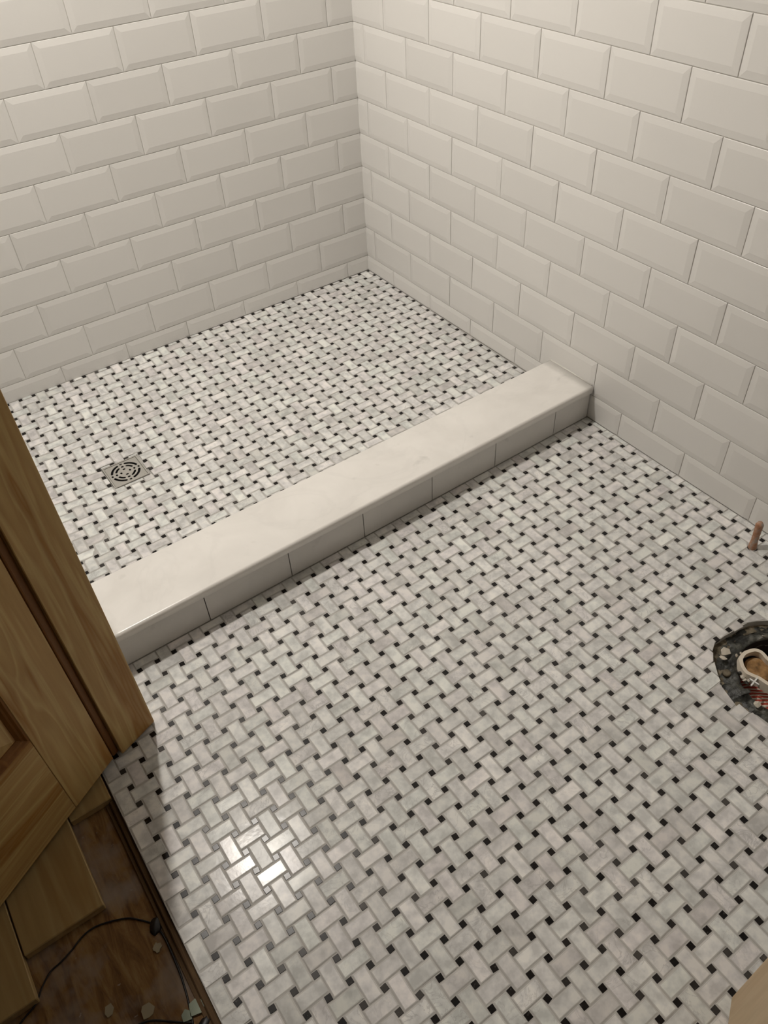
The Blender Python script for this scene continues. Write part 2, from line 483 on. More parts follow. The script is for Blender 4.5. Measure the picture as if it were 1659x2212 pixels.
def mosaic(field, parent):
    full_b = None; full_d = None
    pcs = {'marble_tile': [], 'black_tile': []}
    if field == 'main': rngi, rngj, P = range(-14, 34), range(-20, 37), quad_main
    else: rngi, rngj, P = range(-15, 27), range(-18, 12), lat_shower
    par = 0 if field == 'main' else 1
    def bounds(poly, tags):
        cx = sum(p[0] for p in poly) / len(poly)
        if field == 'main':
            B = [((1, 0), -0.0022), ((-1, 0), 1.5045), ((0, 1), front_y(cx) - 0.0008), ((0, -1), 2.597)]
        else:
            B = [((1, 0), -0.0022), ((-1, 0), 1.390), ((0, 1), -0.0022), ((0, -1), -(back_y(cx) - 0.006))]
        for n_, d_ in B:
            poly, tags = clip(poly, tags, n_, d_)
            if len(poly) < 3: return [], []
        return poly, tags
    for i in rngi:
        for j in rngj:
            for what in ('marble_tile', 'black_tile'):
                if what == 'marble_tile': fi, fj = i + 0.5, j + 0.5
                else: fi, fj = float(i), float(j)
                x, y = P(fi, fj)
                x2, y2 = P(fi + 0.5, fj)
                x1, y1 = P(fi - 0.5, fj)
                rr = random.Random(i * 7919 + j * 104729 + (3 if field == 'main' else 5) + (11 if what[0] == 'b' else 0))
                ang = math.atan2(y2 - y1, x2 - x1) + rr.gauss(0, 0.007 if what[0] == 'm' else 0.05)
                x += rr.gauss(0, 0.0002); y += rr.gauss(0, 0.0002)
                if what == 'marble_tile':
                    l, w_ = (L_, W_) if (i + j + par) % 2 == 0 else (W_, L_)
                else: l = w_ = D_
                c_, s_ = math.cos(ang), math.sin(ang)
                poly = [(x + c_ * a - s_ * b_, y + s_ * a + c_ * b_) for a, b_ in ((-l / 2, -w_ / 2), (l / 2, -w_ / 2), (l / 2, w_ / 2), (-l / 2, w_ / 2))]
                tags = ['b'] * 4
                p0 = poly
                poly, tags = bounds(poly, tags)
                if len(poly) < 3: continue
                poly, tags = convex_holes(poly, tags, field)
                if len(poly) < 3 or area(poly) < 1.2e-5: continue
                if 'cut' in tags: a_full = False
                else: a_full = True
                z = 0.0 if field == 'main' else surf_shower(x, y)
                gx = gy = 0.0
                if field != 'main':
                    gx = (surf_shower(x + .01, y) - surf_shower(x - .01, y)) / .02
                    gy = (surf_shower(x, y + .01) - surf_shower(x, y - .01)) / .02
                z += rr.gauss(0, 0.00012)
                tx = rr.gauss(0, 0.006) + math.atan(gy); ty = rr.gauss(0, 0.006) - math.atan(gx)
                pr = project((x, y, z))
                size = 0.0
                if pr and -40 < pr[0] < 1700 and -40 < pr[1] < 2250: size = area(poly) / pr[2] ** 2 * 1e4
                # pieces the jamb and door hide
                if pr and x < -1.31 and y > -1.20: size *= 0.2
                pcs[what].append((size, a_full, (x, y, z), (tx, ty, ang), (l, w_), poly, tags))
    shared = {}
    for what, lst in pcs.items():
        mat = MARBLE if what == 'marble_tile' else BLACK
        emat = MARBLE_EDGE if what == 'marble_tile' else BLACK_EDGE
        dz = 0.0 if what == 'marble_tile' else -0.0002
        lst.sort(key=lambda t: -t[0])
        V_all = []; F_all = []; R_all = []; I_all = []
        for n_, (size, fullp, pos_, rot, lw, poly, tags) in enumerate(lst):
            x, y, z = pos_; tx, ty, ang = rot
            if fullp:
                key = (what, lw)
                if key not in shared:
                    hl, hw = lw[0] / 2, lw[1] / 2
                    shared[key] = piece_geo([(-hl, -hw), (hl, -hw), (hl, hw), (-hl, hw)], ['b'] * 4, edge=0.0021 if what == 'marble_tile' else 0.0006)
                V, F = shared[key]
            else:
                c_, s_ = math.cos(-ang), math.sin(-ang)
                loc = [((p[0] - x) * c_ - (p[1] - y) * s_, (p[0] - x) * s_ + (p[1] - y) * c_) for p in poly]
                V, F = piece_geo(loc, tags, edge=0.0010)
            if n_ < 300:
                if fullp:
                    mk = ('mesh', what, lw)
                    if mk not in shared: shared[mk] = mesh(what, V, F); edge_slots(shared[mk], mat, emat)
                    me = shared[mk]
                else: me = mesh(what, V, F); edge_slots(me, mat, emat)
                link(what, me, mat, parent, (x, y, z + dz), (tx, ty, ang))
            else:
                M = Matrix.Translation((x, y, z + dz)) @ Matrix.Rotation(ang, 4, 'Z') @ Matrix.Rotation(ty, 4, 'Y') @ Matrix.Rotation(tx, 4, 'X')
                b0 = len(V_all)
                V_all += [M @ Vector(v) for v in V]; F_all += [tuple(b0 + k for k in f) for f in F]
                R_all += [random.Random(n_ * 31 + 7).random()] * len(F)
                I_all += [0 if len(f) != 4 or k_ == len(F) - 1 else 1 for k_, f in enumerate(F)]
        if V_all:
            me = mesh(what, V_all, F_all)
            at = me.attributes.new('rnd', 'FLOAT', 'FACE'); at.data.foreach_set('value', R_all)
            me.materials.append(mat); me.materials.append(emat); me.polygons.foreach_set('material_index', I_all)
            o = link(what, me, mat, parent); o['kind'] = 'stuff'

# --- main floor bed with the hole
def bed_with_hole(name, outer, holes, ztop, zbot):
    bm = bmesh.new(); edges = []
    for loop in [outer] + holes:
        vs = [bm.verts.new((p[0], p[1], ztop)) for p in loop]
        for k in range(len(vs)): edges.append(bm.edges.new((vs[k], vs[(k + 1) % len(vs)])))
    bmesh.ops.triangle_fill(bm, use_beauty=True, use_dissolve=False, edges=edges)
    fs = bm.faces[:]
    r = bmesh.ops.extrude_face_region(bm, geom=fs)
    for v in [g for g in r['geom'] if isinstance(g, bmesh.types.BMVert)]: v.co.z = zbot
    bmesh.ops.recalc_face_normals(bm, faces=bm.faces[:])
    me = bpy.data.meshes.new(name); bm.to_mesh(me); bm.free(); return me

hole = [(FC[0] + (hole_r(a) + 0.003 + 0.006 * noise.noise((math.cos(a) * 3, math.sin(a) * 3, 1))) * math.cos(a),
         FC[1] + (hole_r(a) + 0.003 + 0.006 * noise.noise((math.cos(a) * 3, math.sin(a) * 3, 1))) * math.sin(a)) for a in [2 * math.pi * k / 40 for k in range(40)]]
bed = bed_with_hole('floor', [(-1.505, -2.60), (0.0014, -2.60), (0.0014, -1.0), (-1.396, -1.0), (-1.396, -1.2505), (-1.505, -1.2505)], [hole], -0.0008, -0.018)
floor = tag(link('floor', bed, GROUT), kind='structure')
mosaic('main', floor)

# --- shower floor bed (a shallow bowl falling to the drain)
V = []; F = []; nx, ny = 56, 38
for a in range(nx + 1):
    for c in range(ny + 1):
        X = -1.396 + (1.396 + 0.0014) * a / nx; Y = 0.0014 + (-0.95 - 0.0014) * c / ny
        z = surf_shower(X, Y) - 0.0009
        if DR[0] - 0.004 < X < DR[1] + 0.004 and DR[2] - 0.004 < Y < DR[3] + 0.004: z -= 0.012
        V.append((X, Y, z))
for a in range(nx):
    for c in range(ny):
        q_ = a * (ny + 1) + c; F.append((q_, q_ + 1, q_ + ny + 2, q_ + ny + 1))
fb = tag(link('floor', mesh('floor', V, F, True), GROUT), kind='structure')
mosaic('shower', fb)

# --- hall subfloor, new pine planks, threshold strip
sub = tag(link('floor', box_mesh('floor', (-2.9, -2.95, -0.036), (-1.5065, 0.1, -0.018)), PLY), kind='structure')
for (x0, x1, y0, y1) in ((-1.5865, -1.509, -1.3605, -0.62), (-1.7225, -1.5885, -1.534, -0.35), (-1.862, -1.7248, -1.606, -0.50), (-2.0, -1.8645, -1.46, -0.30)):
    me = box_mesh('plank', (x0 - x0, y0 - y0, 0), (x1 - x0, y1 - y0, 0.0178), 0.0015, 1)
    link('plank', me, PLANKM, sub, (x0, y0, -0.018))
tag(link('trim_1', box_mesh('trim_1', (-1.5165, -2.42, -0.018), (-1.5062, -1.3615, -0.0075), 0.002, 1), STRIPW), kind='structure')
tag(link('trim_3', box_mesh('trim_3', (-1.5245, -2.42, -0.018), (-1.5172, -1.3615, -0.0135), 0.001, 1), STRIPW), kind='structure')

# ================================================================== curb
curb = tag(empty('shower_curb', (0, -1.0, 0)), 'low shower curb with a white marble cap and marble riser tiles, between the two mosaic floors', 'curb')
def cpt(x, y): return (x, y + 1.0)
# core
core = poly_extrude('curb_core', [cpt(-1.392, back_y(-1.392) - 0.010), cpt(-1.392, front_y(-1.392) + 0.010), cpt(-0.001, front_y(0) + 0.010), cpt(-0.001, back_y(0) - 0.010)][::1], -0.017, 0.0845)
link('core', core, GROUT, curb)
# cap slab
def cap_mesh():
    xs = [-1.393 + (1.393 - 0.0052) * k / 40 for k in range(41)]
    zt, zb = 0.1068, 0.0852
    V = []; F = []
    prof_n = None
    for x in xs:
        yb = back_y(x) + 0.0005; yf = front_y(x) - 0.0075
        P = [(yb, zb), (yb, zt - 0.003), (yb - 0.001, zt - 0.0008), (yb - 0.003, zt)]
        r = 0.0075
        for a in range(7):
            t = a / 6 * math.pi / 2
            P.append((yf + r - r * math.sin(t), zt - r + r * math.cos(t)))
        P += [(yf, zb + 0.0015), (yf + 0.0012, zb)]
        prof_n = len(P)
        V += [(x, p[0] + 1.0, p[1]) for p in P]
    for k in range(len(xs) - 1):
        for a in range(prof_n):
            a2 = (a + 1) % prof_n
            F.append((k * prof_n + a, k * prof_n + a2, (k + 1) * prof_n + a2, (k + 1) * prof_n + a))
    F.append(tuple(range(prof_n))); F.append(tuple(range((len(xs) - 1) * prof_n, len(xs) * prof_n))[::-1])
    bm = bmesh.new(); me = mesh('cap_slab', V, F); bm.from_mesh(me); bmesh.ops.recalc_face_normals(bm, faces=bm.faces[:]); bm.to_mesh(me); bm.free()
    me.polygons.foreach_set('use_smooth', [len(p.vertices) == 4 for p in me.polygons])
    return me
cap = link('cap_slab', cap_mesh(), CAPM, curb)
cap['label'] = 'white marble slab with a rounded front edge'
joints = [-0.004, -0.1335, -0.3445, -0.5525, -0.7600, -0.9645, -1.1750, -1.392]
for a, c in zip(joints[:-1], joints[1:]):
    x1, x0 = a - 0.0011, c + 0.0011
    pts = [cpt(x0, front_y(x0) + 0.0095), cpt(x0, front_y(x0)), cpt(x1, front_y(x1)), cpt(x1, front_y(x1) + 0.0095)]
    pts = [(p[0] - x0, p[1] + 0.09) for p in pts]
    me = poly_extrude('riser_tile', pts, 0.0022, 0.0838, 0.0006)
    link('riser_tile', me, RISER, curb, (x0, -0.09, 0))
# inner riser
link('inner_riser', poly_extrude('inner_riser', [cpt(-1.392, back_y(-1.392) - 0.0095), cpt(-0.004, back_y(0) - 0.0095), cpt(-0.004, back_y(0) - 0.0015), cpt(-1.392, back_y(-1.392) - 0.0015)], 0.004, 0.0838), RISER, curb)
# caulk bead where the cap meets the wall
bead = tube_mesh('caulk_bead', [(-0.0035, back_y(0) + 1.0 - 0.002, 0.1068), (-0.0035, 0.99 - 1.0, 0.1072), (-0.0035, front_y(0) + 1.0 + 0.001, 0.1068)], 0.0022, 6)
cb = link('caulk_bead', bead, WGROUT, curb)

# ================================================================== drain
dzc = surf_shower((DR[0] + DR[1]) / 2, (DR[2] + DR[3]) / 2) + 0.0014
dc = ((DR[0] + DR[1]) / 2, (DR[2] + DR[3]) / 2)
drain = tag(empty('shower_drain', (dc[0], dc[1], dzc), 0.003), 'square brushed steel drain with curved slots, set in the shower floor mosaic', 'drain')
hw, hh = (DR[1] - DR[0]) / 2, (DR[3] - DR[2]) / 2
def slot(r, a0, a1, w_, n=10):
    P = [((r + w_ / 2) * math.cos(a0 + (a1 - a0) * k / n), (r + w_ / 2) * math.sin(a0 + (a1 - a0) * k / n)) for k in range(n + 1)]
    cxe, cye = r * math.cos(a1), r * math.sin(a1)
    for k in range(1, 4):
        t = a1 + math.pi * k / 4; P.append((cxe + w_ / 2 * math.cos(t), cye + w_ / 2 * math.sin(t)))
    P += [((r - w_ / 2) * math.cos(a1 - (a1 - a0) * k / n), (r - w_ / 2) * math.sin(a1 - (a1 - a0) * k / n)) for k in range(n + 1)]
    cxe, cye = r * math.cos(a0), r * math.sin(a0)
    for k in range(1, 4):
        t = a0 + math.pi + math.pi * k / 4; P.append((cxe + w_ / 2 * math.cos(t), cye + w_ / 2 * math.sin(t)))
    return P
holes = []
for q_ in range(4):
    d = math.radians(45 + 90 * q_); ax = math.radians(90 * q_)
    holes.append(slot(0.0362, d - 0.47, d + 0.47, 0.0068)); holes.append(slot(0.0248, d - 0.31, d + 0.31, 0.0062, 8))
    for r in (0.0370, 0.0248, 0.0124): holes.append(slot(r, ax - 0.0012 / r, ax + 0.0012 / r, 0.0058, 2))
gw = hw - 0.0045; gh = hh - 0.0045
plate = bed_with_hole('grate', [(-gw, -gh), (gw, -gh), (gw, gh), (-gw, gh)], holes, 0.0, -0.0018)
link('grate', plate, STEEL, drain)
fr = bed_with_hole('frame', [(-hw, -hh), (hw, -hh), (hw, hh), (-hw, hh)], [[(-gw - .0008, -gh - .0008), (gw + .0008, -gh - .0008), (gw + .0008, gh + .0008), (-gw - .0008, gh + .0008)]], 0.0010, -0.006)
link('frame', fr, STEEL, drain)
link('sump', box_mesh('sump', (-gw, -gh, -0.0070), (gw, gh, -0.0058)), DARK, drain)
for sx, sy in ((1, -1), (-1, 1)):
    me = tube_mesh('screw', [(0, 0, -0.0005), (0, 0, 0.0006), (0, 0, 0.0009)], [0.0022, 0.0022, 0.0012], 10)
    link('screw', me, STEEL, drain, (sx * 0.0395, sy * 0.0395, 0))

# ================================================================== copper pipe stub
COPPER, nt, b = new_mat('grouted_copper', rough=0.6, metal=0.15)
g = N(nt, 'ShaderNodeNewGeometry')
nt.links.new(ramp(nt, [(0.35, (0.36, 0.17, 0.09)), (0.5, (0.45, 0.25, 0.16)), (0.62, (0.42, 0.35, 0.30))], noise_tex(nt, g.outputs['Position'], 75.0, 4.0, 0.6)), b.inputs['Base Color'])
pipe = tag(empty('pipe_stub', (PIPE[0], PIPE[1], 0)), 'short rusty copper pipe stub standing out of the floor by the right-hand wall', 'pipe')
pts = []; rd = []
for k in range(15):
    t = k / 14
    pts.append((0.003 * t, 0.0055 * t, -0.016 + 0.092 * t)); rd.append(0.0086 + 0.0012 * math.sin(9 * t) * (1 - t) + (0.001 if k == 0 else 0) + random.uniform(-.0005, .0005))
rd[-1] = 0.0052
me = tube_mesh('pipe', pts, rd, 14)
for v in me.vertices:
    n_ = noise.noise(v.co * 160) * 0.0012; v.co.x += n_; v.co.y += n_ * 0.7
link('pipe', me, COPPER, pipe)
V = []; F = []
for k in range(20):
    a = 2 * math.pi * k / 20
    for r, z in ((0.0072, -0.0018), (0.0112, -0.0004), (0.0120, -0.003)):
        V.append((r * math.cos(a), r * math.sin(a), z + (0.0006 * math.sin(3 * a) if r > .01 else 0)))
for k in range(20):
    k2 = (k + 1) % 20
    for s in range(2): F.append((k * 3 + s, k * 3 + s + 1, k2 * 3 + s + 1, k2 * 3 + s))
link('pipe_gap_shade', mesh('pipe_gap_shade', V, F), DARK, pipe)  # shadow in the gap round the pipe, drawn as a black ring

# ================================================================== floor flange opening
TAR, nt, b = new_mat('black_flange_crust', rough=0.42, spec=0.5)
g = N(nt, 'ShaderNodeNewGeometry')
c = ramp(nt, [(0.36, (0.005, 0.005, 0.005)), (0.50, (0.030, 0.031, 0.027)), (0.62, (0.085, 0.085, 0.072)), (0.74, (0.20, 0.19, 0.15))], noise_tex(nt, g.outputs['Position'], 42.0, 6.0, 0.65, 0.4))
nt.links.new(c, b.inputs['Base Color'])
bp = N(nt, 'ShaderNodeBump'); bp.inputs['Strength'].default_value = 0.6; bp.inputs['Distance'].default_value = 0.003
nt.links.new(noise_tex(nt, g.outputs['Position'], 170.0, 4.0), bp.inputs['Height']); nt.links.new(bp.outputs[0], b.inputs['Normal'])
MORTAR, nt, b = new_mat('tan_mortar', rough=0.9, spec=0.2)
g = N(nt, 'ShaderNodeNewGeometry')
nt.links.new(ramp(nt, [(0.3, (0.08, 0.065, 0.045)), (0.7, (0.34, 0.29, 0.21))], noise_tex(nt, g.outputs['Position'], 90.0, 4.0)), b.inputs['Base Color'])
PAPER, nt, b = new_mat('creased_white_paper', base=(0.76, 0.68, 0.57), rough=0.75, spec=0.25)
TANP, nt, b = new_mat('brown_paper', rough=0.8, spec=0.2)
g = N(nt, 'ShaderNodeNewGeometry')
nt.links.new(ramp(nt, [(0.35, (0.10, 0.055, 0.025)), (0.55, (0.42, 0.24, 0.10)), (0.7, (0.50, 0.40, 0.28))], noise_tex(nt, g.outputs['Position'], 35.0, 3.0)), b.inputs['Base Color'])
STRIPE, nt, b = new_mat('red_striped_cloth', rough=0.85, spec=0.2)
tc = N(nt, 'ShaderNodeTexCoord'); mp = N(nt, 'ShaderNodeMapping'); mp.inputs['Rotation'].default_value = (0, 0, math.radians(-45)); mp.inputs['Scale'].default_value = (1, 1, 1)
nt.links.new(tc.outputs['Object'], mp.inputs['Vector'])
wv = N(nt, 'ShaderNodeTexWave', wave_type='BANDS', bands_direction='X'); wv.inputs['Scale'].default_value = 42.0; wv.inputs['Distortion'].default_value = 0.5
nt.links.new(mp.outputs[0], wv.inputs['Vector'])
nt.links.new(ramp(nt, [(0.0, (0.44, 0.07, 0.045)), (0.55, (0.46, 0.075, 0.05)), (0.68, (0.66, 0.55, 0.46)), (1, (0.68, 0.58, 0.5))], wv.outputs['Fac']), b.inputs['Base Color'])

fl = tag(empty('toilet_flange', (FC[0], FC[1], -0.012)), 'round toilet drain opening in the floor, ringed with crusty black sealant, at the right edge', 'flange')
def annulus(name, r0f, r1f, zf, nr=14, na=120):
    V = []; F = []
    for k in range(na):
        a = 2 * math.pi * k / na
        for s in range(nr + 1):
            t = s / nr; r = r0f(a) * (1 - t) + r1f(a) * t
            x, y = r * math.cos(a), r * math.sin(a); V.append((x, y, zf(x, y, t)))
    for k in range(na):
        k2 = (k + 1) % na
        for s in range(nr): F.append((k * (nr + 1) + s, k * (nr + 1) + s + 1, k2 * (nr + 1) + s + 1, k2 * (nr + 1) + s))
    return mesh(name, V, F, True)
def crust(x, y, t):
    n1 = noise.noise((x * 34, y * 34, 3.1)); n2 = noise.noise((x * 85, y * 85, 9.2)); n3 = noise.noise((x * 200, y * 200, 1.2))
    base = 0.005 * math.sin(min(1, t * 1.6) * math.pi) - 0.004 * t
    if t < 0.06: base -= 0.02
    return base + 0.0055 * n1 + 0.0036 * n2 + 0.0018 * n3
link('crust_ring', annulus('crust_ring', lambda a: 0.093, lambda a: 0.138 + 0.004 * math.sin(2 * a + 2) + 0.003 * math.sin(5 * a), crust, 22, 200), TAR, fl)
link('mortar_bed', annulus('mortar_bed', lambda a: 0.120, lambda a: 0.152, lambda x, y, t: -0.004 + 0.003 * noise.noise((x * 60, y * 60, 4)), 8, 110), MORTAR, fl)
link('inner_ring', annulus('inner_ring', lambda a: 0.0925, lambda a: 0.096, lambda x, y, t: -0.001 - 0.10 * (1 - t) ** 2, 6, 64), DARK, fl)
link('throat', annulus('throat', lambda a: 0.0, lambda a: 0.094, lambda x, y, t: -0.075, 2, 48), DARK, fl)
bolt = tube_mesh('bolt', [(0, 0, 0), (0, 0, 0.006), (0, 0, 0.0075)], [0.0085, 0.0078, 0.005], 14)
for a, r in ((2.42, 0.119), (3.55, 0.112), (4.45, 0.118)):
    bo = link('bolt', bolt, TAR if a > 3 else MORTAR, fl, (r * math.cos(a), r * math.sin(a), 0.0))

# folded paper strip loop
def ribbon(name, path, height, thick, lean=0.0):
    P = smooth_path(path, 6); V = []; F = []
    for i, p in enumerate(P):
        a = P[max(i - 1, 0)]; c = P[min(i + 1, len(P) - 1)]
        t = (c - a).normalized(); s = Vector((t.y, -t.x, 0)).normalized()
        wob = 0.0012 * noise.noise(p * 60)
        V += [p + s * (thick / 2 + wob), p + s * (-thick / 2 + wob), p + s * (-thick / 2 + wob - lean) - Vector((0, 0, height)), p + s * (thick / 2 + wob - lean) - Vector((0, 0, height))]
    for i in range(len(P) - 1):
        for k in range(4):
            k2 = (k + 1) % 4; F.append((i * 4 + k, i * 4 + k2, (i + 1) * 4 + k2, (i + 1) * 4 + k))
    F.append((0, 1, 2, 3)); e = (len(P) - 1) * 4; F.append((e + 3, e + 2, e + 1, e))
    bm = bmesh.new(); me = mesh(name, V, F); bm.from_mesh(me); bmesh.ops.recalc_face_normals(bm, faces=bm.faces[:]); bm.to_mesh(me); bm.free()
    return me
z_ = 0.002
SP = [(-0.303, -1.8996), (-0.3039, -1.8843), (-0.3005, -1.872), (-0.3003, -1.8616), (-0.3062, -1.8533), (-0.319, -1.849), (-0.3327, -1.8476), (-0.3445, -1.8507), (-0.3535, -1.8586), (-0.3602, -1.8682), (-0.3635, -1.8787), (-0.3608, -1.8879), (-0.3568, -1.8995), (-0.3552, -1.9106), (-0.3537, -1.9202), (-0.3502, -1.9354)]
strip = ribbon('paper_strip', [(x - FC[0], y - FC[1], z_) for x, y in SP], 0.020, 0.0075, -0.003)
tag(link('paper_strip', strip, PAPER, None, (FC[0], FC[1], 0)), 'folded white paper band standing in a loop inside the toilet drain opening', 'paper')
# striped cloth stuffed in the throat
def wad(name, rx, ry, cx, cy, z0, amp, seed, nr=16, na=40, dome=0.02):
    V = [(cx, cy, z0)]; F = []
    for s in range(1, nr + 1):
        for k in range(na):
            a = 2 * math.pi * k / na; t = s / nr
            x = cx + rx * t * math.cos(a); y = cy + ry * t * math.sin(a)
            z = z0 - dome * t ** 3 + amp * noise.noise((x * 30, y * 30, seed)) + amp * 0.5 * noise.noise((x * 75, y * 75, seed + 4))
            V.append((x, y, z))
    for k in range(na): F.append((0, 1 + k, 1 + (k + 1) % na))
    for s in range(nr - 1):
        for k in range(na):
            k2 = (k + 1) % na; F.append((1 + s * na + k, 1 + (s + 1) * na + k, 1 + (s + 1) * na + k2, 1 + s * na + k2))
    # underside closes the wad
    b0 = len(V); V.append((cx, cy, z0 - dome - 0.008))
    for k in range(na): F.append((b0, 1 + (nr - 1) * na + (k + 1) % na, 1 + (nr - 1) * na + k))
    return mesh(name, V, F, True)
tag(link('striped_cloth', wad('striped_cloth', 0.086, 0.086, 0, 0, -0.046, 0.007, 2.0), STRIPE, None, (FC[0], FC[1], 0.006)), 'red and white striped cloth stuffed deep in the toilet drain opening', 'cloth')
tag(link('brown_paper', wad('brown_paper', 0.026, 0.030, -0.024, 0.048, -0.012, 0.006, 5.0, 10, 28, 0.004), TANP, None, (FC[0], FC[1], 0.0)), 'crumpled brown paper wad inside the white paper band', 'paper')
# chips around the opening
def chip(s, seed, flat=0.5):
    r_ = random.Random(seed); bm = bmesh.new()
    bmesh.ops.create_icosphere(bm, subdivisions=1, radius=s)
    for v in bm.verts: v.co = Vector((v.co.x * r_.uniform(.7, 1.3), v.co.y * r_.uniform(.7, 1.3), v.co.z * flat * r_.uniform(.6, 1.2)))
    me = bpy.data.meshes.new('chip'); bm.to_mesh(me); bm.free(); return me
cm = [chip(0.0055, s) for s in range(4)]
CHIP, _, _ = new_mat('pale_plaster_chip', base=(0.58, 0.53, 0.45), rough=0.85)
DULL, _, _ = new_mat('dull_scrap', base=(0.34, 0.29, 0.20), rough=0.9)
GREENCH, _, _ = new_mat('pale_green_shard', base=(0.25, 0.29, 0.22), rough=0.6)
big = [(-.3555, -1.8215, .001, 2.0, 'long pale plaster lump on the black crust, upper left of the drain opening'),
       (-.3725, -1.8285, .001, 1.7, 'round pale plaster lump on the black crust, just below the long one'),
       (-.404, -1.905, .002, 2.0, 'grey rounded lump on the black crust at the lower left of the drain opening'),
       (-.407, -1.936, -.001, 1.6, 'pale broken plaster piece between the black crust and the mosaic at the bottom')]
for k, (x, y, z, s_, lab) in enumerate(big):
    o = link('plaster_lump', cm[k % 4], CHIP if k != 2 else TAR, None, (x, y, z), (0.1, 0.2, 1.3 * k)); o.scale = (s_ * (1.3 if k == 0 else 1), s_ * 0.8, s_ * 0.8)
    tag(o, lab, 'lump')
for k, (x, y, z, s_) in enumerate([(-.3307, -1.8418, -.004, .7), (-.3415, -1.8389, -.004, .8), (-.3690, -1.8680, -.008, 1.0), (-.3725, -1.8790, -.008, 1.1), (-.3755, -1.8850, -.008, .8), (-.3695, -1.8900, -.010, 1.0), (-.3770, -1.8920, -.008, .9),
                                   (-.4005, -1.9480, -.001, 1.0), (-.3930, -1.9560, -.001, .8), (-.259, -1.842, -.001, .7)]):
    o = link('plaster_chip', cm[k % 4], CHIP, None, (x, y, z), (random.random(), random.random(), random.random() * 6)); o.scale = (s_, s_, s_)
    tag(o, 'small pale plaster crumb in or beside the toilet drain opening', 'chip', 'plaster crumbs at the toilet drain opening')
spacer = box_mesh('spacer', (-0.013, -0.0015, 0), (0.013, 0.0015, 0.003)); sp2 = box_mesh('spacer', (-0.0015, -0.010, 0), (0.0015, 0.010, 0.003))
t = tag(empty('tile_spacer', (-0.3715, -1.9015, 0.000), 0.15), 'white plastic cross-shaped tile spacer on the edge of the toilet drain opening', 'spacer')
link('arm', spacer, RIM, t); link('arm', sp2, RIM, t, (0, 0, 0.0001))

# ================================================================== door jamb and pine door
A = Vector((-1.379, -1.261, 0)); B = Vector((-1.462, -1.293, 0))
rz = math.atan2((B - A).y, (B - A).x)          # local +x runs along the jamb, local +y = room behind
jamb = tag(empty('trim_2', A, rz), kind='structure')
# local frame: x along A->B ; the visible face looks to the camera side (local +y here)
link('jamb_board', box_mesh('jamb_board', (0.0, -0.019, 0.003), (0.0835, 0.0, 2.05), 0.0012, 1), PINE_V, jamb)
link('rabbet_edge', box_mesh('rabbet_edge', (0.0835, -0.019, 0.003), (0.098, -0.0105, 2.05), 0.003, 2), PINE_EDGE, jamb)
link('back_board', box_mesh('back_board', (0.006, -0.022, 0.003), (0.112, -0.0192, 2.05)), PINE_EDGE, jamb)

D0 = Vector((-1.4753, -1.295, 0.012)); u = Vector((-0.867, -0.497, 0)).normalized()
rzd = math.atan2(u.y, u.x)
door = tag(empty('door_1', D0, rzd), kind='structure')
DW, DH, DT = 0.76, 2.02, 0.035
ST, RB = 0.1055, 0.2325
def dbox(name, x0, x1, z0, z1, mat, y0=-DT, y1=0.0, bev=0.0008):
    return link(name, box_mesh(name, (0, y0, 0), (x1 - x0, y1, z1 - z0), bev, 1), mat, door, (x0, 0, z0))
dbox('stile', 0, ST - 0.0004, 0, DH, PINE_V)
dbox('stile', DW - ST + 0.0004, DW, 0, DH, PINE_V)
MX0, MX1 = 0.335, 0.425
rails = [(0, RB), (0.80, 0.98), (1.62, 1.72), (1.91, DH)]
for a, c in rails: dbox('rail', ST + 0.0004, DW - ST - 0.0004, a, c, PINE_H)
for (a, c) in ((RB, 0.80), (0.98, 1.62), (1.72, 1.91)):
    dbox('mullion', MX0, MX1, a, c, PINE_V)
def molding(x0, x1, z0, z1):
    w_ = 0.0135; V = []; F = []
    prof = [(0.0, -0.0005), (0.003, -0.0015), (0.006, -0.005), (0.009, -0.0065), (0.0135, -0.0115), (0.0135, -0.016), (0, -0.016)]
    for (dx, dy) in prof:
        for (sx, sz) in ((0, 0), (1, 0), (1, 1), (0, 1)):
            V.append(((x1 - x0) * sx + (dx if sx == 0 else -dx), dy, (z1 - z0) * sz + (dx if sz == 0 else -dx)))
    for s in range(len(prof) - 1):
        for k in range(4):
            k2 = (k + 1) % 4; F.append((s * 4 + k, s * 4 + k2, (s + 1) * 4 + k2, (s + 1) * 4 + k))
    bm = bmesh.new(); me = mesh('molding', V, F); bm.from_mesh(me); bmesh.ops.recalc_face_normals(bm, faces=bm.faces[:]); bm.to_mesh(me); bm.free()
    link('molding', me, PINE_EDGE, door, (x0, 0, z0))
for (a, c) in ((RB, 0.80), (0.98, 1.62), (1.72, 1.91)):
    for (x0, x1) in ((ST, MX0), (MX1, DW - ST)):
        molding(x0, x1, a, c)
        # raised field panel
        w1, h1 = x1 - x0, c - a
        rings = []
        for dx, y in ((0.010, -0.020), (0.010, -0.0125), (0.016, -0.0125), (0.045, -0.006), (0.046, -0.005)):
            rings.append(([(dx, dx), (w1 - dx, dx), (w1 - dx, h1 - dx), (dx, h1 - dx)], y))
        V, F = ring_solid(rings); V = [(p[0], p[2], p[1]) for p in V]
        F = [tuple(reversed(f)) for f in F]
        link('panel', mesh('panel', V, F), PINE_V, door, (x0, 0, a))

# ================================================================== upright board at the lower right
P1 = Vector((-0.862, -2.224, 0)); d1 = Vector((-0.873, -0.488, 0)).normalized()
post = link('pine_board', box_mesh('pine_board', (0.0, -0.0, 0.0), (0.14, 0.022, 0.85), 0.006, 3), POSTM, None, P1, (0, 0, math.atan2(d1.y, d1.x)))
tag(post, 'pale bare pine board standing upright on the mosaic at the lower right corner', 'board')

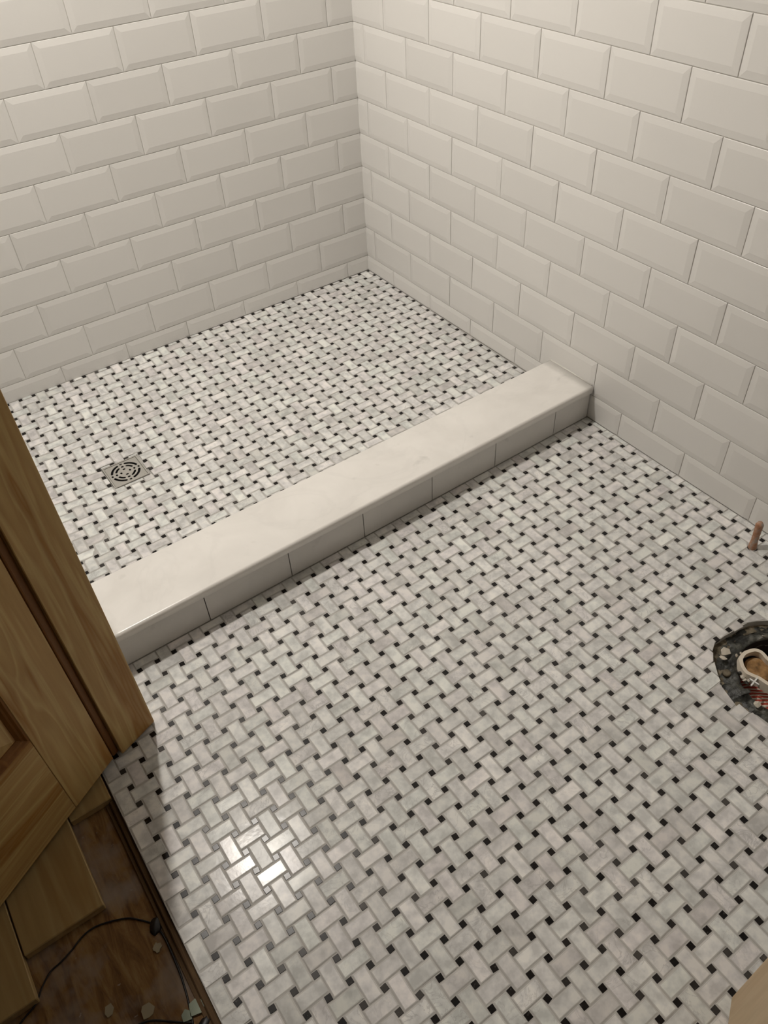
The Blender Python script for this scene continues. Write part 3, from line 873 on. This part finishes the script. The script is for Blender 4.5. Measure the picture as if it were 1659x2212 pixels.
# ================================================================== cables and debris on the hall subfloor
def on_sub(x, y, z=-0.0162): return (x, y, z)
w1 = [(-1.83, -1.66), (-1.775, -1.626), (-1.752, -1.614), (-1.732, -1.606), (-1.716, -1.588), (-1.698, -1.574), (-1.68, -1.570), (-1.659, -1.563), (-1.642, -1.555), (-1.625, -1.551), (-1.607, -1.553), (-1.58, -1.563), (-1.562, -1.573), (-1.552, -1.583), (-1.542, -1.594), (-1.534, -1.604)]
tag(link('cable', tube_mesh('cable', smooth_path([on_sub(*p) for p in w1], 4), 0.0015, 6), PLASTIC_BK), 'thin black cable curving across the old plywood below the pine planks', 'cable')
w2 = [(-1.521, -1.622), (-1.519, -1.64), (-1.5195, -1.672), (-1.5205, -1.698), (-1.523, -1.72), (-1.5255, -1.737), (-1.531, -1.763), (-1.535, -1.780)]
w2 = [(x - 0.008, y) for x, y in w2]
tag(link('cable', tube_mesh('cable', smooth_path([on_sub(*p) for p in w2], 4), 0.0017, 6), PLASTIC_BK), 'black cable running along the edge of the mosaic toward the bottom of the picture', 'cable')
w3 = [(-1.66, -1.72), (-1.609, -1.727), (-1.591, -1.734), (-1.573, -1.748), (-1.556, -1.762), (-1.540, -1.774)]
tag(link('cable', tube_mesh('cable', smooth_path([on_sub(*p) for p in w3], 4), 0.0016, 6), PLASTIC_BK), 'short black cable lying at the bottom edge beside the green shards', 'cable')
def lump(name, cx, cy, sx, sy, sz, seed, mat, label, cat, group=None, ang=0.0, z=-0.018):
    bm = bmesh.new(); bmesh.ops.create_icosphere(bm, subdivisions=3, radius=1.0)
    for v in bm.verts:
        n_ = 1 + 0.25 * noise.noise(v.co * 1.7 + Vector((seed, 0, 0)))
        v.co = Vector((v.co.x * sx * n_, v.co.y * sy * n_, max(v.co.z, -0.15) * sz * n_))
    me = bpy.data.meshes.new(name); bm.to_mesh(me); bm.free()
    me.polygons.foreach_set('use_smooth', [True] * len(me.polygons))
    o = link(name, me, mat, None, (cx, cy, z + sz * 0.15), (0, 0, ang)); tag(o, label, cat, group); return o
lump('cable_shadow', -1.5325, -1.610, 0.0095, 0.014, 0.006, 1.0, PLASTIC_BK, 'black lump standing for a dark hole in shadow where the two cables meet beside the mosaic edge', 'shadow', ang=-0.5)  # dark, shadowed hole modelled as a low black lump
lump('black_scrap', -1.537, -1.793, 0.010, 0.026, 0.006, 4.0, PLASTIC_BK, 'black scrap at the bottom edge under the pale green shard', 'scrap', ang=-1.0)
def flake(x, y, s, sides, seed, mat, label, cat, group=None, z=-0.0178, th=0.0022):
    r_ = random.Random(seed); pts = []
    for k in range(sides):
        a = 2 * math.pi * k / sides + r_.uniform(-.2, .2); r = s * r_.uniform(.65, 1.1); pts.append((r * math.cos(a), r * math.sin(a)))
    o = link('flake', poly_extrude('flake', pts, 0, th), mat, None, (x, y, z)); tag(o, label, cat, group)
    return o
o = flake(-1.543, -1.642, 0.0085, 12, 3, DULL, 'round pale plaster blob on the plywood below the cable junction', 'chip'); o.name = 'plaster_blob'
o = flake(-1.592, -1.719, 0.0120, 7, 5, DULL, 'pale six-sided paper scrap on the plywood near the bottom edge', 'scrap'); o.name = 'paper_scrap'
o = flake(-1.641, -1.682, 0.0100, 6, 9, DULL, 'pale torn scrap on the plywood, left of the six-sided one', 'scrap'); o.name = 'paper_scrap'
o = flake(-1.527, -1.757, 0.0155, 5, 12, GREENCH, 'pale green shard at the bottom edge, against the mosaic edge', 'shard', th=0.004); o.name = 'green_shard'
o = flake(-1.545, -1.758, 0.0110, 5, 15, GREENCH, 'pale green shard at the bottom edge, farther from the mosaic than its pair', 'shard', th=0.004); o.name = 'green_shard'

# ================================================================== the ceiling lamp fixture
lt = tag(empty('ceiling_light', (LAMP.x, LAMP.y, 2.47)), 'small round recessed ceiling light above the shower, outside the picture', 'light')
V = []; F = []
prof = [(0.050, 0.0), (0.085, -0.002), (0.090, -0.008), (0.084, -0.014), (0.060, -0.012), (0.050, -0.004)]
for k in range(40):
    a = 2 * math.pi * k / 40
    for r, z in prof: V.append((r * math.cos(a), r * math.sin(a), z))
n_ = len(prof)
for k in range(40):
    k2 = (k + 1) % 40
    for s in range(n_): F.append((k * n_ + s, k2 * n_ + s, k2 * n_ + (s + 1) % n_, k * n_ + (s + 1) % n_))
link('trim_ring', mesh('trim_ring', V, F, True), RIM, lt)
link('bulb', tube_mesh('bulb', [(0, 0, -0.001), (0, 0, -0.02), (0, 0, -0.05), (0, 0, -0.064), (0, 0, -0.066)], [0.018, 0.024, 0.040, 0.037, 0.030], 24), LENS, lt)
